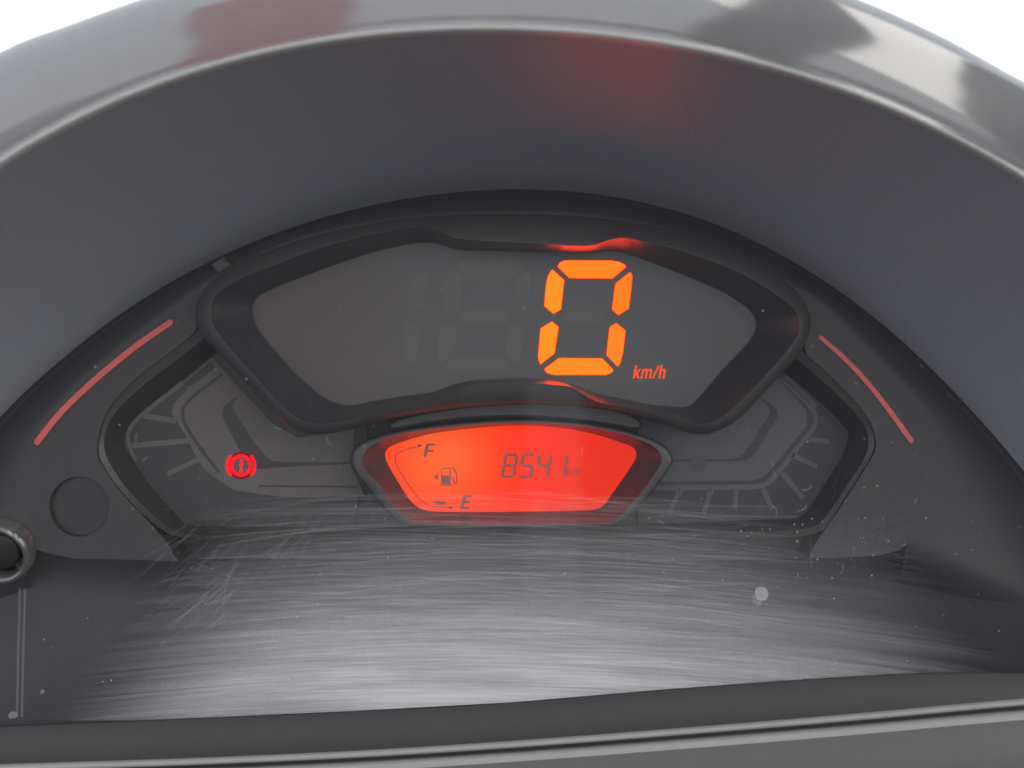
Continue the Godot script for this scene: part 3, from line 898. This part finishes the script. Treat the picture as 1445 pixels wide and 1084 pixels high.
func knob(c: Node3D) -> void:
	var k := group_part("reset_knob", c)
	var mid := W([-73.68, -24.2, 28.99])[0]
	var tilt := Basis(Vector3.RIGHT, atan(0.3778))
	var collar := StandardMaterial3D.new()
	collar.resource_name = "clear_collar"
	collar.albedo_color = lin(0.045, 0.046, 0.046)
	collar.roughness = 0.08
	collar.clearcoat_enabled = true
	collar.clearcoat = 1.0
	collar.clearcoat_roughness = 0.03
	var rings := []
	for q in [[4.75, -1.5], [4.72, 0.3], [4.6, 0.8], [4.35, 1.1], [4.05, 1.1], [3.8, 0.8], [3.6, 0.2], [3.45, -1.5], [3.4, -3.0]]:
		var r := PackedVector3Array()
		for i in 64:
			var a := TAU * i / 64.0
			r.append(mid + tilt * Vector3(cos(a) * q[0], sin(a) * q[0], q[1]))
		rings.append(r)
	part("collar", loft(rings, true), collar, k)
	var stem := []
	for q in [[3.0, -3.0], [3.0, -0.6], [2.8, -0.2], [2.4, 0.0], [0.0, 0.1]]:
		var r := PackedVector3Array()
		for i in 48:
			var a := TAU * i / 48.0
			r.append(mid + tilt * Vector3(cos(a) * q[0], sin(a) * q[0], q[1]))
		stem.append(r)
	part("stem", loft(stem, true), M.hole_black, k)
	# fine moulded rib running down the lens from the knob
	var ribm := StandardMaterial3D.new()
	ribm.resource_name = "clear_rib"
	ribm.albedo_color = lin(0.6, 0.62, 0.63, 0.1)
	ribm.transparency = BaseMaterial3D.TRANSPARENCY_ALPHA
	ribm.roughness = 0.5
	for u in [0.0, 0.75]:
		var top := W([-72.59, -30.01, 24.99, -72.43, -30.01, 24.99, -72.27, -30.01, 24.99])
		var bot := W([-76.57, -51.38, 16.92, -76.41, -51.38, 16.92, -76.25, -51.38, 16.92])
		for q in 3:
			top[q].x += u
			bot[q].x += u
		top[1].z += 0.12
		bot[1].z += 0.12
		part("moulded_rib", loft([top, bot], false), ribm, k)

# scuffing and painted glare of the lens, as an alpha picture laid over its lower part
func scuffs_and_glare(w: int, h: int, x0: float, x1: float, y0: float, y1: float) -> Image:
	var a := PackedFloat32Array()
	a.resize(w * h)
	var n1 := FastNoiseLite.new()
	n1.seed = 5
	n1.frequency = 0.01
	n1.fractal_octaves = 3
	var n2 := FastNoiseLite.new()
	n2.seed = 9
	n2.frequency = 0.02
	n2.fractal_octaves = 2
	var r := RandomNumberGenerator.new()
	r.seed = 77
	var sx := w / (x1 - x0)
	var sy := h / (y1 - y0)
	for j in h:
		var y := y0 + j / sy
		for i in w:
			var x := x0 + i / sx
			var bow := y + 0.0011 * (x + 8.0) * (x + 8.0)
			var rag := n1.get_noise_2d(x * 0.5 + 300.0, bow * 90.0) * 7.0
			var left := smoothstep(-10.0, 18.0, x + rag + 30.0 + (-20.0 - y) * 1.0)
			var right := 1.0 - smoothstep(-14.0, 22.0, x + rag - (38.0 + (-27.0 - y) * 1.0))
			var low := smoothstep(-17.0, -49.0, y)
			if left * right > 0.001 and low > 0.0:
				var fine := n1.get_noise_2d(x * 7.0, bow * 480.0)
				var mid := n2.get_noise_2d(x * 2.6 + 90.0, bow * 95.0)
				var broad := n2.get_noise_2d(x * 0.9, bow * 11.0)
				var streak := pow(clampf(0.5 + 0.8 * fine + 0.55 * mid, 0.0, 1.6), 1.6)
				var soft := smoothstep(0.2, 0.75, low)
				a[j * w + i] = left * right * (0.02 + 0.44 * pow(low, 1.3)) * lerpf(0.4 + 0.6 * streak, 0.75 + 0.25 * streak, soft) * (1.12 - 0.45 * smoothstep(8.0, 50.0, absf(x + 2.0))) * clampf(1.0 + 0.35 * broad, 0.5, 1.4)
				a[j * w + i] += 0.035 * smoothstep(-16.0, -26.0, y) * (1.0 - smoothstep(40.0, 74.0, absf(x)))  # general milky veil: lens glare painted in, not wear
	for k in 4200:
		var yy := -15.0 - 33.0 * pow(r.randf(), 0.85)
		var mid := r.randf_range(-52.0, 36.0)
		var half := r.randf_range(2.5, 22.0)
		var s := r.randf_range(0.005, 0.034) * (5.0 if r.randf() < 0.06 else 1.0) * smoothstep(-13.0, -22.0, yy)
		var drift := r.randf_range(-0.03, 0.03) * (4.0 if r.randf() < 0.08 else 1.0)
		var bend := r.randf_range(0.0007, 0.0013)
		var ripple := r.randf_range(0.0, 0.06)
		var phase := r.randf_range(0, TAU)
		for i in range(maxi(0, int((mid - half - x0) * sx)), mini(w, int((mid + half - x0) * sx))):
			var x := x0 + i / sx
			var y := yy - bend * (x + 8.0) * (x + 8.0) + drift * (x - mid) + ripple * sin(x * 0.35 + phase)
			var left := smoothstep(-7.0, 14.0, x + 30.0 + (-20.0 - y) * 1.0)
			var right := 1.0 - smoothstep(-14.0, 12.0, x - (38.0 + (-27.0 - y) * 0.6))
			var q := (x - mid) / half
			var env := s * left * right * (1.0 - q * q) * (0.7 + 0.3 * sin(x * 1.3 + phase * 3.0))
			var fj := (y - y0) * sy
			var j := int(fj)
			if j >= 0 and j < h - 1:
				a[j * w + i] += env * (1.0 - fj + j)
				a[(j + 1) * w + i] += env * (fj - j)
	# long fine scratches that cross one another at small angles
	for k in 420:
		var yy := -15.5 - 27.0 * r.randf()
		var mid := r.randf_range(-40.0, 34.0)
		var half := r.randf_range(4.0, 22.0)
		var s := r.randf_range(0.03, 0.13)
		var drift := r.randfn(0.0, 0.05)
		var bend := r.randf_range(0.0002, 0.0022)
		for i in range(maxi(0, int((mid - half - x0) * sx)), mini(w, int((mid + half - x0) * sx))):
			var x := x0 + i / sx
			var y := yy - bend * (x + 8.0) * (x + 8.0) + drift * (x - mid)
			var q := (x - mid) / half
			var fj := (y - y0) * sy
			var j := int(fj)
			if j >= 0 and j < h - 1:
				var env := s * (1.0 - q * q) * smoothstep(-60.0, -30.0, x) * (1.0 - smoothstep(34.0, 56.0, x))
				a[j * w + i] += env * (1.0 - fj + j)
				a[(j + 1) * w + i] += env * (fj - j)
	# scuffs that sweep down to the left
	for k in 170:
		var p := Vector2(r.randf_range(-50.0, -24.0), r.randf_range(-34.0, -17.0))
		if absf(p.x + 37.0 + (-20.0 - p.y) * 0.9) > 10.0:
			continue
		var d := Vector2.from_angle(r.randf_range(-2.65, -2.2))
		var s := r.randf_range(0.015, 0.055)
		var turn := r.randf_range(-0.002, 0.004)
		var steps := r.randi_range(60, 260)
		for q in steps:
			p += d * 0.06
			d = d.rotated(turn)
			var i := int((p.x - x0) * sx)
			var j := int((p.y - y0) * sy)
			if i >= 0 and i < w - 1 and j >= 0 and j < h - 1:
				var f := s * sin(PI * q / steps)
				a[j * w + i] += f
				a[j * w + i + 1] += f * 0.5
	# stray single scratches
	for k in 260:
		var p := Vector2(r.randf_range(-50.0, 60.0), r.randf_range(-46.0, -14.0))
		var d := Vector2.from_angle(r.randf_range(0, TAU))
		var s := r.randf_range(0.01, 0.06)
		for q in r.randi_range(15, 90):
			p += d * 0.06
			var i := int((p.x - x0) * sx)
			var j := int((p.y - y0) * sy)
			if i >= 0 and i < w and j >= 0 and j < h:
				a[j * w + i] += s
	# fine dust caught along the lower edge and everywhere a little
	for k in 5000:
		var i := r.randi_range(0, w - 1)
		var j := r.randi_range(0, h - 1)
		a[j * w + i] += r.randf_range(0.0, 0.06)
	var bytes := PackedByteArray()
	bytes.resize(w * h * 4)
	for k in w * h:
		bytes[k * 4] = 250
		bytes[k * 4 + 1] = 252
		bytes[k * 4 + 2] = 255
		bytes[k * 4 + 3] = int(clampf(a[k], 0.0, 0.62) * 255.0)
	return Image.create_from_data(w, h, false, Image.FORMAT_RGBA8, bytes)

func dashboard() -> void:
	var d := thing("lower_fascia", "grey plastic fascia below the cluster with two ridges painted pale as highlights across the bottom edge", "trim panel")
	var l1 := spline3(W([-122.69, -54.92, 15.38, -79.34, -52.93, 16.13, -46.25, -51.44, 16.69, -24.3, -50.34, 17.11, -0.05, -48.87, 17.67, 24.09, -46.57, 18.54, 57.88, -44.05, 19.49, 77.74, -43.69, 19.62, 122.34, -43.45, 19.71]), false, 90)
	var l1b := spline3(W([-122.15, -55.01, 16.15, -78.99, -53.02, 16.9, -46.04, -51.55, 17.46, -24.19, -50.44, 17.87, -0.05, -48.98, 18.43, 23.99, -46.68, 19.29, 57.63, -44.17, 20.24, 77.4, -43.82, 20.38, 121.8, -43.58, 20.47]), false, 90)
	var l2 := spline3(W([-122.09, -60.58, 16.24, -78.98, -58.81, 16.91, -51.54, -57.81, 17.29, -24.2, -56.44, 17.81, -0.05, -54.71, 18.46, 24, -52.63, 19.25, 51.21, -50.08, 20.21, 77.02, -47.44, 21.21, 120.24, -43.66, 22.64]), false, 90)
	part("gasket", loft([l1, l1b, l2], false), M.gasket_rubber, d)
	var down := func(by: float, fwd: float) -> PackedVector3Array:
		var o := PackedVector3Array()
		for q in l2:
			o.append(q + Vector3(0, -by, fwd))
		return o
	part("upper_ridge", loft([down.call(0.0, -0.8), down.call(-0.15, 0.0), down.call(0.0, 0.5), down.call(0.35, 0.8), down.call(0.7, 0.7), down.call(0.9, 0.2), down.call(0.95, -0.8)], false), M.lip_highlight_plastic, d)
	part("groove", loft([down.call(0.9, -0.7), down.call(2.0, -0.7)], false), M.hole_black, d)
	part("lower_ridge", loft([down.call(1.65, -0.8), down.call(1.62, 0.1), down.call(1.75, 0.6), down.call(2.05, 0.95), down.call(2.5, 1.1), down.call(2.7, 1.15)], false), M.lip_highlight_plastic, d)
	part("panel_face", loft([down.call(2.7, 1.15), down.call(3.2, 1.5), down.call(4.5, 2.3), down.call(8.0, 3.2), down.call(16.0, 4.0), down.call(40.0, 5.0)], false), M.panel_plastic, d)

# unseen cards added behind the viewer to shape reflections in rim and lens: directions as seen from the cluster, in degrees
func behind() -> void:
	hanging("added_dark_card", "added unseen dark card behind the viewer, mirrored left of the rim's white gleam", [[11, -3, 17, -3], [12, 5, 20, 5], [14, 13, 24, 13], [21, 27, 35, 27], [26, 35, 43, 35], [38, 48, 60, 50], [67, 62, 98, 60]], Color(0.012, 0.013, 0.015), 0.52, "")
	hanging("added_dark_card", "added unseen dark card behind the viewer, mirrored right of the rim's white gleam", [[33, -3, 47, -3], [34, 2, 48, 2], [36, 12, 51, 12], [43, 22, 60, 22], [53, 32, 72, 31], [75, 42, 98, 40]], Color(0.02, 0.021, 0.023), 0.54, "")
	hanging("added_red_card", "added unseen red card behind the viewer, mirrored pink on the left of the rim", [[-22, -3, -11, -3], [-23, 8, -11, 7], [-25, 17, -12, 16], [-29, 25, -13, 23], [-42, 44, -22, 44]], Color(0.95, 0.3, 0.36), 0.5, "")
	hanging("added_low_red_card", "added unseen red card in front of the pale card, mirrored low in the lens", [[-8, -41, 6, -41], [-8, -45, 6, -45], [-8, -48.5, 6, -48.5]], Color(0.79, 0.1, 0.15), 0.55, "")
	hanging("added_pale_card", "added unseen pale card behind the viewer, mirrored as a faint light band in the lens", [[0.9, -27, 4.9, -27], [0.9, -40, 5.2, -40], [0.6, -58, 5.8, -58]], Color(0.66, 0.66, 0.64), 0.6, "")

func hanging(called: String, label: String, rows: Array, color: Color, dist: float, _group: String) -> void:
	var a := PackedVector3Array()
	var b := PackedVector3Array()
	for q in rows:
		for s in 2:
			var az := deg_to_rad(q[s * 2])
			var el := deg_to_rad(q[s * 2 + 1])
			var p := Vector3(sin(az) * cos(el), sin(el), cos(az) * cos(el)) * dist * 1000.0
			if s == 0:
				a.append(p)
			else:
				b.append(p)
	var fa := spline3(a, false, 30)
	var fb := spline3(b, false, 30)
	var rings := []
	for k in 9:
		var row := PackedVector3Array()
		for i in 30:
			var p := fa[i].lerp(fb[i], k / 8.0)
			row.append(p * (1.0 + 0.004 * sin(k * 1.7 + i * 0.15)))
		rings.append(row)
	for k in range(8, -1, -1):
		var row := PackedVector3Array()
		for q in rings[k]:
			row.append(q * 1.01)
		rings.append(row)
	rings.append(rings[0])
	var m := StandardMaterial3D.new()
	m.resource_name = called
	m.albedo_color = lin(color.r, color.g, color.b)
	m.roughness = 0.9
	m.cull_mode = BaseMaterial3D.CULL_DISABLED
	if color.r > 0.8:
		m.backlight_enabled = true
		m.backlight = Color(1.0, 0.38, 0.44)
	var o := MeshInstance3D.new()
	o.name = called
	o.mesh = loft(rings, false)
	o.material_override = m
	o.set_meta("label", label)
	o.set_meta("category", "strip" if called == "added_pale_card" else "cloth")
	add_child(o, true)

func dust() -> void:
	var m := StandardMaterial3D.new()
	m.resource_name = "dust_speck"
	m.albedo_color = lin(0.55, 0.55, 0.54)
	m.roughness = 0.9
	var grain := SphereMesh.new()
	grain.radius = 0.5
	grain.height = 1.0
	grain.radial_segments = 8
	grain.rings = 4
	var mm := MultiMesh.new()
	mm.transform_format = MultiMesh.TRANSFORM_3D
	mm.mesh = grain
	mm.instance_count = 760
	for i in 760:
		var x := rng.randf_range(-72.0, 74.0)
		var y := -48.0 + 62.0 * pow(rng.randf(), 1.6)
		if rng.randf() < 0.25:
			x = rng.randfn(42.0, 12.0)
			y = rng.randfn(-20.0, 6.0)
		y = maxf(y, -46.0)
		var s := 0.03 + 0.1 * pow(rng.randf(), 5.0)
		var b := Basis(Vector3.BACK, rng.randf_range(0, TAU)) * Basis.from_scale(Vector3(s * rng.randf_range(1.0, 1.8), s, s * 0.6))
		mm.set_instance_transform(i, Transform3D(b.scaled(Vector3.ONE * MM), Vector3(x, y, lens_z(y) + 0.2) * MM))
	var o := MultiMeshInstance3D.new()
	o.name = "dust"
	o.multimesh = mm
	o.material_override = m
	o.basis = lean
	o.set_meta("label", "fine white dust specks scattered over the clear lens")
	o.set_meta("category", "dust")
	o.set_meta("kind", "stuff")
	add_child(o, true)
	# lint: short curled fibres, one mesh of them all
	var fibre := StandardMaterial3D.new()
	fibre.resource_name = "lint_fibre"
	fibre.albedo_color = lin(0.3, 0.3, 0.3)
	fibre.roughness = 0.9
	fibre.cull_mode = BaseMaterial3D.CULL_DISABLED
	var st := SurfaceTool.new()
	st.begin(Mesh.PRIMITIVE_TRIANGLES)
	for k in 15:
		var p := Vector2(rng.randfn(44.0, 14.0), rng.randfn(-22.0, 7.0)) if rng.randf() < 0.6 else Vector2(rng.randf_range(-66.0, 40.0), rng.randf_range(-40.0, 4.0))
		p.y = maxf(p.y, -45.0)
		var line := PackedVector2Array()
		var a := rng.randf_range(0, TAU)
		var turn := rng.randf_range(-0.2, 0.2)
		for q in rng.randi_range(5, 12):
			line.append(p)
			p += Vector2.from_angle(a) * 0.17
			a += turn + rng.randf_range(-0.15, 0.15)
		var s := slab(stroke(line, 0.045, 0.03), 0.0, 0.03)
		var mid := line[0]
		st.append_from(s, 0, Transform3D(Basis(Vector3.RIGHT, atan(0.3778)), Vector3(0, 0, lens_z(0) + 0.25) * MM))
	var f := MeshInstance3D.new()
	f.name = "lint"
	f.mesh = st.commit()
	f.material_override = fibre
	f.basis = lean
	f.set_meta("label", "short curled pale lint fibres lying on the clear lens")
	f.set_meta("category", "lint")
	f.set_meta("kind", "stuff")
	add_child(f, true)
